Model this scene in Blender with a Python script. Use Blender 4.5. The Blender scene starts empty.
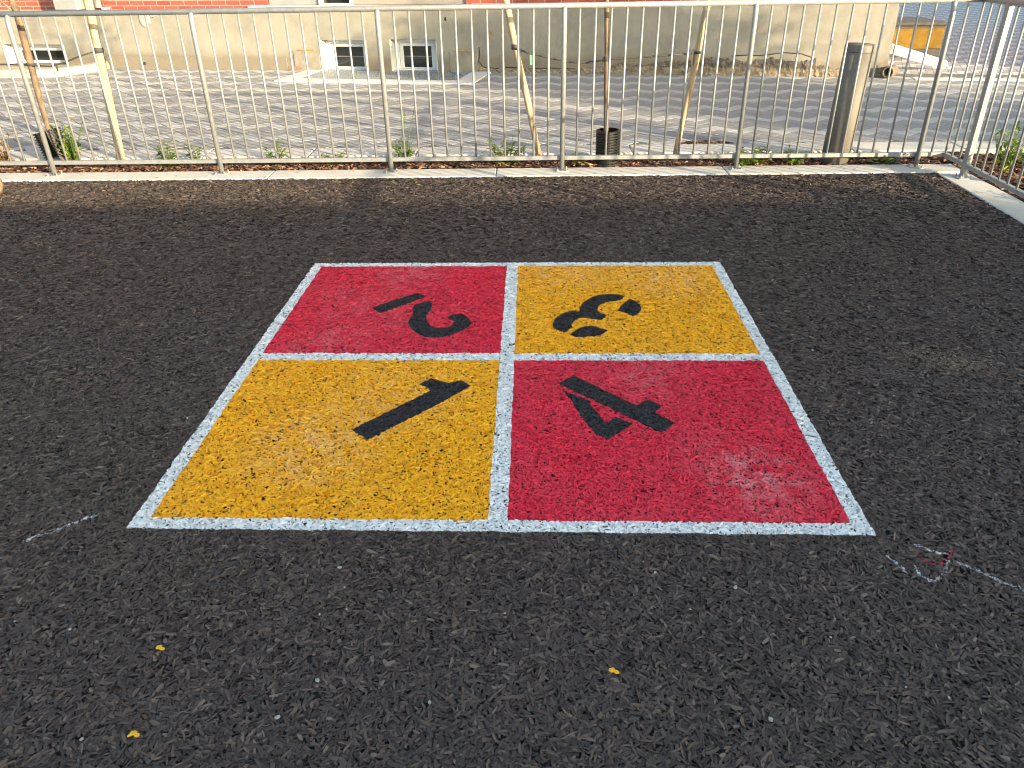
import bpy, bmesh, math, random
import numpy as np
from mathutils import Vector, Matrix
R = math.radians
rng = np.random.default_rng(7)
random.seed(7)
scene = bpy.context.scene
COL = scene.collection

# ------------------------------------------------------------------ camera
F_PX, CW, CH = 764.887, 1024, 768
CAM = np.array([0.1488, -3.2151, 1.6974])
ROT = np.array([[0.99936151, 0.03216468, -0.01555682],
                [-0.00245581, 0.49621542, 0.86819596],
                [-0.03564478, 0.86760342, -0.49597758]])


def on_ground(px, py, z=0.0):
    d = np.array([(px - CW / 2) / F_PX, (CH / 2 - py) / F_PX, 1.0]) @ ROT
    t = (z - CAM[2]) / d[2]
    return CAM + t * d


cam = bpy.data.cameras.new('camera')
cam.sensor_width = 36.0
cam.lens = F_PX / CW * 36.0
cam.clip_start, cam.clip_end = 0.05, 2000
co = bpy.data.objects.new('camera', cam)
COL.objects.link(co)
M = Matrix(((ROT[0][0], ROT[1][0], -ROT[2][0], CAM[0]),
            (ROT[0][1], ROT[1][1], -ROT[2][1], CAM[1]),
            (ROT[0][2], ROT[1][2], -ROT[2][2], CAM[2]), (0, 0, 0, 1)))
co.matrix_world = M
scene.camera = co

# ------------------------------------------------------------------ light
SUN_AZ = np.array([0.765, -0.64])            # horizontal direction towards the sun
SUN_EL = R(11.4)
ls = Vector((SUN_AZ[0] * math.cos(SUN_EL), SUN_AZ[1] * math.cos(SUN_EL), math.sin(SUN_EL)))
sun = bpy.data.lights.new('sun', 'SUN')
sun.energy = 3.75
sun.angle = R(0.5)
sun.color = (1.0, 0.81, 0.53)
so = bpy.data.objects.new('sun', sun)
so.rotation_euler = ls.to_track_quat('Z', 'Y').to_euler()
so.location = (10, -10, 20)
COL.objects.link(so)
w = bpy.data.worlds.new('World')
scene.world = w
w.use_nodes = True
nt = w.node_tree
bg = nt.nodes['Background']
sky = nt.nodes.new('ShaderNodeTexSky')
sky.sky_type = 'NISHITA'
sky.sun_disc = False
sky.sun_elevation = SUN_EL
sky.sun_rotation = math.atan2(SUN_AZ[0], SUN_AZ[1])
sky.air_density = 0.7
sky.dust_density = 1.6
sky.ozone_density = 0.5
wb = nt.nodes.new('ShaderNodeMix')
wb.data_type, wb.blend_type = 'RGBA', 'MULTIPLY'
wb.inputs[0].default_value = 1.0
wb.inputs[7].default_value = (1.0, 1.02, 0.88, 1)      # white balance of the open shade
nt.links.new(sky.outputs[0], wb.inputs[6])
nt.links.new(wb.outputs[2], bg.inputs[0])
bg.inputs[1].default_value = 0.15
scene.view_settings.view_transform = 'Standard'
scene.view_settings.look = 'None'
scene.view_settings.exposure = 2.13
scene.view_settings.gamma = 1
scene.cycles.max_bounces = 6
scene.cycles.use_denoising = True
scene.cycles.filter_width = 1.05


# ------------------------------------------------------------------ helpers
def tag(o, label=None, cat=None, group=None, kind=None):
    if label: o['label'] = label
    if cat: o['category'] = cat
    if group: o['group'] = group
    if kind: o['kind'] = kind
    return o


def empty(name, loc=(0, 0, 0), rz=0.0):
    o = bpy.data.objects.new(name, None)
    o.location = loc
    o.rotation_euler = (0, 0, rz)
    o.empty_display_size = 0.2
    COL.objects.link(o)
    return o


def link_mesh(name, me, mat=None, parent=None):
    o = bpy.data.objects.new(name, me)
    COL.objects.link(o)
    if mat is not None:
        for m in (mat if isinstance(mat, (list, tuple)) else [mat]):
            me.materials.append(m)
    if parent: o.parent = parent
    return o


def np_mesh(name, verts, quads, rnd=None, matidx=None, attr='rnd', smooth=False):
    verts = np.asarray(verts, np.float32).reshape(-1, 3)
    quads = np.asarray(quads, np.int32).reshape(-1, 4)
    me = bpy.data.meshes.new(name)
    me.vertices.add(len(verts))
    me.vertices.foreach_set('co', verts.ravel())
    me.loops.add(quads.size)
    me.loops.foreach_set('vertex_index', quads.ravel())
    me.polygons.add(len(quads))
    me.polygons.foreach_set('loop_start', np.arange(0, quads.size, 4, dtype=np.int32))
    me.polygons.foreach_set('loop_total', np.full(len(quads), 4, np.int32))
    if matidx is not None:
        me.polygons.foreach_set('material_index', np.asarray(matidx, np.int32))
    me.update(calc_edges=True)
    me.validate()
    if rnd is not None:
        a = me.attributes.new(attr, 'FLOAT', 'FACE')
        a.data.foreach_set('value', np.asarray(rnd, np.float32))
    me.polygons.foreach_set('use_smooth', np.full(len(quads), smooth, bool))
    return me


class MB:
    """collects boxes, tubes, quads into one mesh"""
    def __init__(self):
        self.bm = bmesh.new()

    def box(self, x0, x1, y0, y1, z0, z1, bevel=0.0, seg=1):
        x0, x1 = min(x0, x1), max(x0, x1); y0, y1 = min(y0, y1), max(y0, y1); z0, z1 = min(z0, z1), max(z0, z1)
        r = bmesh.ops.create_cube(self.bm, size=1)
        for v in r['verts']:
            v.co = Vector(((x0 + x1) / 2 + v.co.x * (x1 - x0), (y0 + y1) / 2 + v.co.y * (y1 - y0), (z0 + z1) / 2 + v.co.z * (z1 - z0)))
        if bevel:
            es = {e for v in r['verts'] for e in v.link_edges}
            bmesh.ops.bevel(self.bm, geom=list(es), offset=bevel, segments=seg, affect='EDGES', profile=0.5)
        return self

    def quad(self, *p):
        self.bm.faces.new([self.bm.verts.new(Vector(q)) for q in p])
        return self

    def tube(self, pts, rad, n=8, cap=True, flat=None):
        """tube through pts; rad a number or list; flat=(sx,sy) squashes the section"""
        pts = [Vector(p) for p in pts]
        if not hasattr(rad, '__len__'): rad = [rad] * len(pts)
        rings = []
        ref = None
        for i, p in enumerate(pts):
            t = (pts[min(i + 1, len(pts) - 1)] - pts[max(i - 1, 0)]).normalized()
            if ref is None:
                ref = Vector((0, 1, 0)) if abs(t.y) < 0.9 else Vector((1, 0, 0))
            a = (ref - t * ref.dot(t)).normalized()
            b = t.cross(a)
            ref = a
            sx, sy = flat or (1, 1)
            rings.append([self.bm.verts.new(p + (a * math.cos(2 * math.pi * k / n) * sx + b * math.sin(2 * math.pi * k / n) * sy) * rad[i]) for k in range(n)])
        for i in range(len(rings) - 1):
            for k in range(n):
                self.bm.faces.new((rings[i][k], rings[i][(k + 1) % n], rings[i + 1][(k + 1) % n], rings[i + 1][k])).smooth = True
        if cap:
            self.bm.faces.new(rings[0][::-1])
            self.bm.faces.new(rings[-1])
        return self

    def lathe(self, prof, n=32, origin=(0, 0, 0), cap=True):
        o = Vector(origin)
        rings = [[self.bm.verts.new(o + Vector((r * math.cos(2 * math.pi * k / n), r * math.sin(2 * math.pi * k / n), z))) for k in range(n)] for r, z in prof]
        for i in range(len(rings) - 1):
            for k in range(n):
                self.bm.faces.new((rings[i][k], rings[i][(k + 1) % n], rings[i + 1][(k + 1) % n], rings[i + 1][k])).smooth = True
        if cap:
            self.bm.faces.new(rings[0][::-1]); self.bm.faces.new(rings[-1])
        return self

    def mesh(self, name):
        me = bpy.data.meshes.new(name)
        bmesh.ops.recalc_face_normals(self.bm, faces=self.bm.faces[:])
        self.bm.to_mesh(me)
        self.bm.free()
        return me

    def build(self, name, mat, parent=None):
        return link_mesh(name, self.mesh(name), mat, parent)


# ------------------------------------------------------------------ materials
class NT:
    def __init__(self, name):
        self.m = bpy.data.materials.new(name)
        self.m.use_nodes = True
        self.t = self.m.node_tree
        self.b = self.t.nodes['Principled BSDF']

    def n(self, typ, **kw):
        nd = self.t.nodes.new(typ)
        for k, v in kw.items():
            if k.startswith('i_'):
                key = k[2:]
                nd.inputs[int(key) if key.isdigit() else key.replace('_', ' ')].default_value = v
            else:
                setattr(nd, k, v)
        return nd

    def l(self, a, b):
        self.t.links.new(a, b)

    def coords(self):
        return self.n('ShaderNodeTexCoord').outputs['Object']

    def noise(self, vec, scale, detail=4, rough=0.6):
        nd = self.n('ShaderNodeTexNoise', i_Scale=scale, i_Detail=detail, i_Roughness=rough)
        self.l(vec, nd.inputs['Vector'])
        return nd.outputs['Fac']

    def ramp(self, fac, stops, interp='LINEAR'):
        nd = self.n('ShaderNodeValToRGB')
        cr = nd.color_ramp
        cr.interpolation = interp
        while len(cr.elements) < len(stops): cr.elements.new(0.5)
        for e, (p, c) in zip(cr.elements, stops):
            e.position = p
            e.color = (*c, 1) if len(c) == 3 else c
        self.l(fac, nd.inputs[0])
        return nd.outputs['Color']

    def mix(self, fac, a, b, mode='MIX'):
        nd = self.n('ShaderNodeMix', data_type='RGBA', blend_type=mode)
        for s, v in ((0, fac), (6, a), (7, b)):
            if hasattr(v, 'is_linked'): self.l(v, nd.inputs[s])
            elif s == 0: nd.inputs[0].default_value = v
            else: nd.inputs[s].default_value = (*v, 1)
        return nd.outputs[2]

    def math(self, op, a, b=None, clamp=False):
        nd = self.n('ShaderNodeMath', operation=op, use_clamp=clamp)
        for s, v in ((0, a), (1, b)):
            if v is None: continue
            if hasattr(v, 'is_linked'): self.l(v, nd.inputs[s])
            else: nd.inputs[s].default_value = v
        return nd.outputs[0]

    def bump(self, h, strength=0.3, dist=0.01):
        nd = self.n('ShaderNodeBump', i_Strength=strength, i_Distance=dist)
        self.l(h, nd.inputs['Height'])
        self.l(nd.outputs[0], self.b.inputs['Normal'])

    def done(self, color, rough=0.7, metal=0.0, spec=None):
        if hasattr(color, 'is_linked'): self.l(color, self.b.inputs['Base Color'])
        else: self.b.inputs['Base Color'].default_value = (*color, 1)
        if hasattr(rough, 'is_linked'): self.l(rough, self.b.inputs['Roughness'])
        else: self.b.inputs['Roughness'].default_value = rough
        self.b.inputs['Metallic'].default_value = metal
        if spec is not None: self.b.inputs['Specular IOR Level'].default_value = spec
        return self.m


def simple(name, c1, c2, scale=6.0, rough=0.7, bump=0.2, dist=0.005, metal=0.0, stretch=None, spec=None, detail=6):
    k = NT(name)
    v = k.coords()
    if stretch:
        mp = k.n('ShaderNodeMapping'); mp.inputs['Scale'].default_value = stretch
        k.l(v, mp.inputs[0]); v = mp.outputs[0]
    f = k.noise(v, scale, detail)
    g = k.noise(v, scale * 9, 3)
    c = k.ramp(f, [(0.3, c1), (0.7, c2)])
    if bump: k.bump(g, bump, dist)
    return k.done(c, rough, metal, spec)


def rubber_mat(name, ramp_stops, bare=0.0, low=0.0021, spots=(), tint=(0.8, 0.8, 0.8), rough=0.75, mott=0.35):
    """one shred = one value of the face attribute rnd; bare = share of shreds the paint missed"""
    k = NT(name)
    a = k.n('ShaderNodeAttribute', attribute_name='rnd').outputs['Fac']
    v = k.coords()
    c = k.ramp(a, ramp_stops)
    f = k.noise(v, 2.2, 5, 0.65)
    c = k.mix(k.math('MULTIPLY', k.ramp(f, [(0.40, (0, 0, 0)), (0.75, (1, 1, 1))]), mott), c, tint) if mott else c
    g = k.noise(v, 260, 2)
    for (sx, sy, sr, amt) in spots:             # rubbed, dusty patches of the paint
        d = k.n('ShaderNodeVectorMath', operation='DISTANCE')
        k.l(v, d.inputs[0]); d.inputs[1].default_value = (sx, sy, 0)
        fall = k.math('SUBTRACT', 1.0, k.math('DIVIDE', d.outputs['Value'], sr), clamp=True)
        n2 = k.ramp(k.noise(v, 14, 6, 0.75), [(0.42, (0, 0, 0)), (0.68, (1, 1, 1))])
        c = k.mix(k.math('MULTIPLY', k.math('MULTIPLY', fall, n2), amt), c, (0.8, 0.74, 0.72))
    if bare:
        zz = k.n('ShaderNodeSeparateXYZ'); k.l(v, zz.inputs[0])   # low crevices darkened: paint missed them, gap shadow painted in too
        n3 = k.noise(v, 220, 2)
        lvl = k.math('ADD', zz.outputs[2], k.math('MULTIPLY', k.math('SUBTRACT', n3, 0.5), 0.005))
        deep = k.math('LESS_THAN', lvl, low)
        miss = k.math('LESS_THAN', a, bare)
        c = k.mix(k.math('MULTIPLY', k.math('MAXIMUM', deep, miss), 0.92), c, (0.04, 0.036, 0.035))
    k.bump(g, 0.35, 0.002)
    return k.done(c, rough, 0, 0.35)


RUB = [(0.0, (0.028, 0.021, 0.019)), (0.35, (0.055, 0.042, 0.037)), (0.75, (0.087, 0.066, 0.056)), (0.93, (0.120, 0.088, 0.068)), (1.0, (0.18, 0.14, 0.115))]
m_rub = rubber_mat('rubber shred', RUB, mott=0.4, tint=(0.095, 0.073, 0.062))
m_dust = rubber_mat('dusty rubber shred', [(0, (0.11, 0.080, 0.055)), (1, (0.26, 0.185, 0.12))], mott=0.0)
m_red = rubber_mat('red paint', [(0, (0.54, 0.012, 0.034)), (0.5, (0.72, 0.018, 0.05)), (1, (0.80, 0.032, 0.07))], bare=0.005,
                   spots=[(0.95, -0.97, 0.24, 0.42), (0.84, -0.80, 0.24, 0.15), (0.62, -0.2, 0.3, 0.16), (-0.75, 0.6, 0.5, 0.12), (-0.65, 1.1, 0.3, 0.22), (-0.9, 0.1, 0.3, 0.16)], tint=(0.60, 0.09, 0.12), mott=0.3)
m_yel = rubber_mat('yellow paint', [(0, (0.78, 0.34, 0.004)), (0.5, (0.92, 0.43, 0.006)), (1, (0.95, 0.50, 0.012))], bare=0.005,
                   spots=[(-0.75, -0.75, 0.35, 0.28), (0.9, 1.0, 0.36, 0.34), (0.3, 1.1, 0.4, 0.24), (-0.5, -0.35, 0.4, 0.16)], tint=(0.72, 0.36, 0.05), mott=0.3)
m_wht = rubber_mat('white paint', [(0, (0.66, 0.68, 0.68)), (0.5, (0.79, 0.81, 0.80)), (1, (0.84, 0.86, 0.85))], bare=0.006, low=0.0015, mott=0.0)
m_blk = rubber_mat('black paint', [(0, (0.014, 0.015, 0.018)), (1, (0.034, 0.036, 0.04))], mott=0.0)
m_chalk = rubber_mat('chalk', [(0, (0.35, 0.36, 0.38)), (1, (0.7, 0.72, 0.74))], mott=0.0)
m_redchalk = rubber_mat('red chalk', [(0, (0.3, 0.03, 0.05)), (1, (0.5, 0.06, 0.09))], mott=0.0)
m_bark = rubber_mat('bark mulch', [(0, (0.04, 0.02, 0.014)), (0.4, (0.115, 0.055, 0.038)), (0.8, (0.21, 0.11, 0.072)), (1.0, (0.34, 0.22, 0.14))], mott=0.0)

m_rubbase = simple('rubber base', (0.012, 0.0115, 0.011), (0.022, 0.02, 0.019), 40, 0.9, 0.6, 0.01)
m_ground = simple('distant ground', (0.09, 0.085, 0.08), (0.14, 0.13, 0.12), 0.4, 0.9, 0.3)
m_soil = simple('soil', (0.04, 0.022, 0.014), (0.09, 0.05, 0.03), 14, 0.95, 0.8, 0.02)
m_joint = simple('joint sand', (0.10, 0.095, 0.085), (0.16, 0.15, 0.135), 30, 0.95, 0.3)
m_steel = simple('galvanized steel', (0.225, 0.233, 0.235), (0.31, 0.317, 0.317), 22, 0.5, 0.06, 0.002, metal=0.45)
m_plate = simple('zinc plate', (0.30, 0.31, 0.31), (0.44, 0.44, 0.43), 30, 0.5, 0.1, 0.002, metal=0.5)
m_black = simple('black plastic', (0.006, 0.006, 0.006), (0.013, 0.0125, 0.012), 20, 0.55, 0.1)
m_rope = simple('tie rubber', (0.025, 0.023, 0.022), (0.06, 0.055, 0.05), 30, 0.7, 0.2)
m_wood = simple('peeled stake wood', (0.27, 0.19, 0.105), (0.46, 0.355, 0.23), 7, 0.7, 0.3, 0.004, stretch=(6, 6, 0.7))
m_trunk = simple('young bark', (0.055, 0.036, 0.024), (0.20, 0.14, 0.085), 14, 0.8, 0.5, 0.004, stretch=(2, 2, 0.7))
m_log = simple('log wood', (0.12, 0.085, 0.055), (0.22, 0.165, 0.11), 8, 0.75, 0.5, 0.006, stretch=(0.8, 6, 6))
m_white = simple('white frame', (0.58, 0.59, 0.60), (0.66, 0.66, 0.66), 5, 0.45, 0.03)
m_reveal = simple('white reveal render', (0.42, 0.41, 0.39), (0.52, 0.51, 0.48), 9, 0.8, 0.1)
m_grey = simple('grey panel', (0.20, 0.205, 0.215), (0.25, 0.255, 0.26), 4, 0.5, 0.05)
m_taupe = simple('taupe panel', (0.20, 0.18, 0.165), (0.26, 0.235, 0.21), 4, 0.6, 0.05)
m_sill = simple('pale stone sill', (0.44, 0.42, 0.37), (0.55, 0.53, 0.48), 12, 0.8, 0.15)
m_kerb = simple('pale granite kerb', (0.48, 0.485, 0.48), (0.58, 0.58, 0.57), 40, 0.75, 0.15, 0.003)
m_beige = simple('beige concrete kerb', (0.33, 0.285, 0.22), (0.43, 0.375, 0.29), 14, 0.85, 0.25)
m_grate = simple('galvanized grating', (0.22, 0.25, 0.28), (0.31, 0.34, 0.37), 12, 0.45, 0.05, metal=0.4)
m_dark = simple('dark pit', (0.02, 0.02, 0.02), (0.04, 0.04, 0.04), 5, 0.9, 0)
m_ochre = simple('ochre painted concrete', (0.36, 0.19, 0.022), (0.54, 0.31, 0.045), 9, 0.8, 0.3)
m_conc = simple('grey concrete', (0.15, 0.135, 0.11), (0.25, 0.225, 0.185), 8, 0.85, 0.3)
m_cement = simple('cement patch', (0.20, 0.205, 0.21), (0.30, 0.30, 0.30), 12, 0.9, 0.3)
m_foam = simple('orange foam strip', (0.30, 0.15, 0.02), (0.40, 0.22, 0.04), 20, 0.9, 0.3)
k = NT('rubble stone')
v = k.coords()
sep = k.n('ShaderNodeSeparateXYZ'); k.l(v, sep.inputs[0])
mp = k.n('ShaderNodeMapping'); mp.inputs['Scale'].default_value = (1, 1, 2.2); k.l(v, mp.inputs[0])
f = k.noise(mp.outputs[0], 7, 6, 0.7)
hi = k.ramp(k.math('ADD', sep.outputs[2], k.math('MULTIPLY', k.noise(v, 3, 3), 0.08)), [(0.17, (0, 0, 0)), (0.20, (1, 1, 1))])
c = k.mix(hi, k.ramp(f, [(0.3, (0.09, 0.07, 0.05)), (0.55, (0.22, 0.175, 0.12)), (0.7, (0.36, 0.30, 0.22))]), k.ramp(f, [(0.35, (0.05, 0.042, 0.036)), (0.7, (0.17, 0.145, 0.115))]))
k.bump(k.noise(v, 26, 6), 0.8, 0.03)
m_rub_stone = k.done(c, 0.95)
m_clay = simple('brown drain clay', (0.16, 0.09, 0.055), (0.26, 0.16, 0.10), 12, 0.7, 0.2)
m_green = simple('green tag plastic', (0.09, 0.22, 0.14), (0.12, 0.27, 0.18), 10, 0.5, 0)
m_pebble = simple('pale pebble', (0.24, 0.235, 0.22), (0.42, 0.41, 0.39), 60, 0.8, 0.3, 0.002)
m_flake = simple('yellow paint flake', (0.72, 0.38, 0.01), (0.82, 0.46, 0.02), 60, 0.7, 0.2, 0.002)
m_bollard = simple('bronze grey powder coat', (0.125, 0.115, 0.10), (0.15, 0.14, 0.122), 30, 0.62, 0.04, 0.001, metal=0.0, spec=0.3)

k = NT('curb concrete')
v = k.coords()
c = k.ramp(k.noise(v, 3.0, 6, 0.7), [(0.3, (0.40, 0.397, 0.375)), (0.7, (0.51, 0.505, 0.475))])
c = k.mix(k.ramp(k.noise(v, 45, 4), [(0.55, (0, 0, 0)), (0.75, (0.5, 0.5, 0.5))]), c, (0.40, 0.37, 0.33))
k.bump(k.noise(v, 90, 4), 0.3, 0.004)
m_curb = k.done(c, 0.85)

k = NT('concrete paver')
a = k.n('ShaderNodeAttribute', attribute_name='rnd').outputs['Fac']
v = k.coords()
c = k.ramp(a, [(0.0, (0.205, 0.213, 0.215)), (0.45, (0.245, 0.254, 0.256)), (0.62, (0.345, 0.355, 0.352)), (1.0, (0.41, 0.42, 0.414))])
c = k.mix(k.math('MULTIPLY', k.noise(v, 1.1, 5), 0.2), c, (0.26, 0.26, 0.255))
k.bump(k.noise(v, 90, 2), 0.04, 0.002)
m_paver = k.done(c, 0.85)

k = NT('shade-toned far paver')  # paver copy lightened and blued, far shade tone put into its colour
a = k.n('ShaderNodeAttribute', attribute_name='rnd').outputs['Fac']
v = k.coords()
c = k.ramp(a, [(0.0, (0.27, 0.275, 0.285)), (0.45, (0.33, 0.335, 0.35)), (0.62, (0.45, 0.455, 0.465)), (1.0, (0.53, 0.535, 0.54))])
c = k.mix(k.math('MULTIPLY', k.noise(v, 1.1, 5), 0.2), c, (0.26, 0.26, 0.255))
k.bump(k.noise(v, 90, 2), 0.04, 0.002)
m_paver_far = k.done(c, 0.85)

# rendered plinth: beige, damp tide line near the ground, streaks from the sill
k = NT('beige render')
v = k.coords()
sep = k.n('ShaderNodeSeparateXYZ'); k.l(v, sep.inputs[0])
c = k.ramp(k.noise(v, 1.3, 7, 0.68), [(0.3, (0.15, 0.142, 0.123)), (0.5, (0.215, 0.203, 0.174)), (0.72, (0.272, 0.256, 0.218))])
c = k.mix(k.math('MULTIPLY', k.ramp(k.noise(v, 5.5, 8, 0.75), [(0.48, (0, 0, 0)), (0.66, (1, 1, 1))]), 0.4), c, (0.285, 0.265, 0.228))
c = k.mix(k.math('MULTIPLY', k.ramp(k.noise(v, 3.1, 6, 0.7), [(0.55, (0, 0, 0)), (0.7, (1, 1, 1))]), 0.35), c, (0.15, 0.135, 0.11))
mp = k.n('ShaderNodeMapping'); mp.inputs['Scale'].default_value = (5, 5, 0.6); k.l(v, mp.inputs[0])
c = k.mix(k.math('MULTIPLY', k.ramp(k.noise(mp.outputs[0], 2.2, 5), [(0.5, (0, 0, 0)), (0.8, (1, 1, 1))]), 0.5), c, (0.20, 0.175, 0.13))
tide = k.math('ADD', sep.outputs[2], k.math('MULTIPLY', k.noise(v, 1.8, 4), 0.22))
c = k.mix(k.math('MULTIPLY', k.ramp(tide, [(0.33, (1, 1, 1)), (0.40, (0.3, 0.3, 0.3)), (0.5, (0, 0, 0))]), 0.7), c, (0.145, 0.115, 0.08))
k.bump(k.noise(v, 30, 6), 0.3, 0.008)
m_render = k.done(c, 0.9)

k = NT('red brick')
v = k.coords()
sep = k.n('ShaderNodeSeparateXYZ'); k.l(v, sep.inputs[0])
cmb = k.n('ShaderNodeCombineXYZ'); k.l(sep.outputs[0], cmb.inputs[0]); k.l(sep.outputs[2], cmb.inputs[1])
br = k.n('ShaderNodeTexBrick', i_Scale=1.0, i_Mortar_Size=0.006, i_Brick_Width=0.24, i_Row_Height=0.075, i_Mortar_Smooth=0.1)
br.inputs['Color1'].default_value = (0.21, 0.040, 0.030, 1)
br.inputs['Color2'].default_value = (0.29, 0.065, 0.046, 1)
br.inputs['Mortar'].default_value = (0.33, 0.29, 0.24, 1)
k.l(cmb.outputs[0], br.inputs['Vector'])
c = k.mix(k.math('MULTIPLY', k.noise(v, 9, 5), 0.35), br.outputs['Color'], (0.22, 0.07, 0.045))
k.bump(k.math('SUBTRACT', 1.0, br.outputs['Fac']), 0.5, 0.008)
m_brick = k.done(c, 0.85)

k = NT('dark glass')
m_glass = k.done((0.012, 0.015, 0.016), 0.06, 0, 0.8)


def leaf_mat(name, c1, c2, c3):
    k = NT(name)
    a = k.n('ShaderNodeAttribute', attribute_name='rnd').outputs['Fac']
    c = k.ramp(a, [(0.0, c1), (0.55, c2), (1.0, c3)])
    m = k.done(c, 0.6)
    tr = k.n('ShaderNodeBsdfTranslucent'); k.l(c, tr.inputs[0])
    ms = k.n('ShaderNodeMixShader', i_0=0.35)
    out = k.t.nodes['Material Output']
    k.l(k.b.outputs[0], ms.inputs[1]); k.l(tr.outputs[0], ms.inputs[2]); k.l(ms.outputs[0], out.inputs[0])
    return m


m_leaf = leaf_mat('tree leaf', (0.03, 0.06, 0.012), (0.06, 0.11, 0.02), (0.12, 0.17, 0.04))
m_weed = leaf_mat('weed leaf', (0.07, 0.13, 0.015), (0.14, 0.23, 0.03), (0.32, 0.36, 0.06))
m_dry = leaf_mat('dry leaf', (0.22, 0.13, 0.05), (0.40, 0.26, 0.11), (0.55, 0.34, 0.10))

# ------------------------------------------------------------------ shreds (rubber and bark)
SEC = np.array([-0.5, -0.17, 0.17, 0.5])


def shred_verts(P, L, W, yaw, pitch, roll, bend, arch):
    """P (n,3) centres -> (n,4,2,3) vertices, four cross sections of a torn flat shred"""
    n = len(P)
    prof = rng.uniform([0.22, 0.42, 0.40, 0.18], [0.42, 0.54, 0.54, 0.40], (n, 4))
    s = SEC[None, :] * L[:, None]
    off = bend[:, None] * L[:, None] * (SEC[None, :] ** 2) * 4
    zz = -arch[:, None] * (SEC[None, :] ** 2) * 4
    out = np.zeros((n, 4, 2, 3))
    for j, sg in enumerate((-1, 1)):
        lx = s + rng.normal(0, 0.05, (n, 4)) * W[:, None]
        ly = off + sg * prof * W[:, None]
        lz = zz + sg * prof * W[:, None] * np.tan(roll)[:, None] + s * np.tan(pitch)[:, None]
        c, sn = np.cos(yaw)[:, None], np.sin(yaw)[:, None]
        out[:, :, j, 0] = P[:, 0:1] + lx * c - ly * sn
        out[:, :, j, 1] = P[:, 1:2] + lx * sn + ly * c
        out[:, :, j, 2] = P[:, 2:3] + lz
    return out


def shred_set(P, lmin, lmax, wmin, wmax, tilt=9):
    n = len(P)
    L = lmin + (lmax - lmin) * rng.beta(1.6, 2.4, n)
    W = wmin + (wmax - wmin) * rng.beta(2, 2.5, n)
    L = np.maximum(L, W * 1.5)
    return shred_verts(P, L, W, rng.uniform(0, 2 * np.pi, n), np.radians(rng.normal(0, tilt * 0.5, n).clip(-2 * tilt, 2 * tilt)), np.radians(rng.normal(0, tilt * 1.5, n).clip(-38, 38)),
                       rng.normal(0, 0.07, n), rng.uniform(0, 0.002, n))


QUAD3 = np.array([[0, 2, 3, 1], [2, 4, 5, 3], [4, 6, 7, 5]])   # vertices numbered section*2+side


def shreds_mesh(name, V, rnd):
    n = len(V)
    q = (QUAD3[None] + 8 * np.arange(n)[:, None, None])
    return np_mesh(name, V.reshape(-1, 3), q.reshape(-1, 4), np.repeat(rnd, 3))


def in_poly(px, py, poly):
    poly = np.asarray(poly)
    x0, y0 = poly[:, 0], poly[:, 1]
    x1, y1 = np.roll(x0, -1), np.roll(y0, -1)
    res = np.zeros(px.shape, bool)
    for a, b, c, d in zip(x0, y0, x1, y1):
        if b == d: continue
        cond = (b > py) != (d > py)
        res ^= cond & (px < (c - a) * (py - b) / (d - b) + a)
    return res


def trace(pts, ox, oy, sc):
    return np.array([on_ground(ox + a / sc, oy + b / sc)[:2] for a, b in pts])


DIG = {
    2: [trace(p, 350, 280, 6.4) for p in (
        [(135, 185), (435, 88), (487, 115), (195, 222)],
        [(400, 183), (420, 165), (510, 138), (527, 160), (520, 200), (492, 232), (490, 265), (515, 298), (560, 315), (620, 312), (655, 295), (665, 275), (620, 250),
         (655, 230), (715, 222), (755, 245), (780, 280), (765, 305), (735, 325), (680, 350), (610, 372), (530, 378), (470, 370), (420, 345), (385, 315), (370, 280), (385, 255), (402, 225)])],
    3: [trace(p, 510, 280, 6.4) for p in (
        [(270, 295), (285, 260), (330, 225), (390, 205), (445, 205), (443, 185), (470, 150), (520, 118), (590, 99), (680, 99), (735, 110), (720, 128), (685, 142), (640, 148), (595, 155),
         (565, 175), (560, 200), (580, 220), (618, 232), (590, 264), (550, 262), (500, 253), (450, 250), (410, 270), (393, 295), (402, 310), (360, 342), (320, 338), (285, 320)],
        [(688, 205), (715, 165), (765, 128), (800, 140), (835, 165), (840, 195), (825, 220), (790, 242), (740, 220)],
        [(383, 357), (430, 320), (500, 300), (550, 305), (628, 330), (590, 355), (540, 368), (470, 374), (410, 370)])],
    1: [trace([(75, 455), (577, 205), (565, 190), (508, 165), (580, 125), (690, 156), (770, 140), (800, 150), (838, 175), (640, 285), (180, 522)], 340, 360, 6.4)],
    4: [trace(p, 540, 360, 6.4) for p in (
        [(115, 160), (215, 108), (615, 299), (690, 262), (780, 303), (735, 348), (868, 412), (775, 477)],
        [(148, 203), (240, 238), (310, 265), (330, 300), (420, 412), (490, 375), (592, 420), (435, 520), (350, 480), (265, 375), (205, 280)])],
}


def polyline_dist(x, y, pts):
    d = np.full(x.shape, 9.0)
    for (a, b), (c, e) in zip(pts[:-1], pts[1:]):
        vx, vy = c - a, e - b
        t = np.clip(((x - a) * vx + (y - b) * vy) / (vx * vx + vy * vy), 0, 1)
        d = np.minimum(d, np.hypot(x - a - t * vx, y - b - t * vy))
    return d


def gpts(*pp): return [tuple(on_ground(a, b)[:2]) for a, b in pp]


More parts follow.
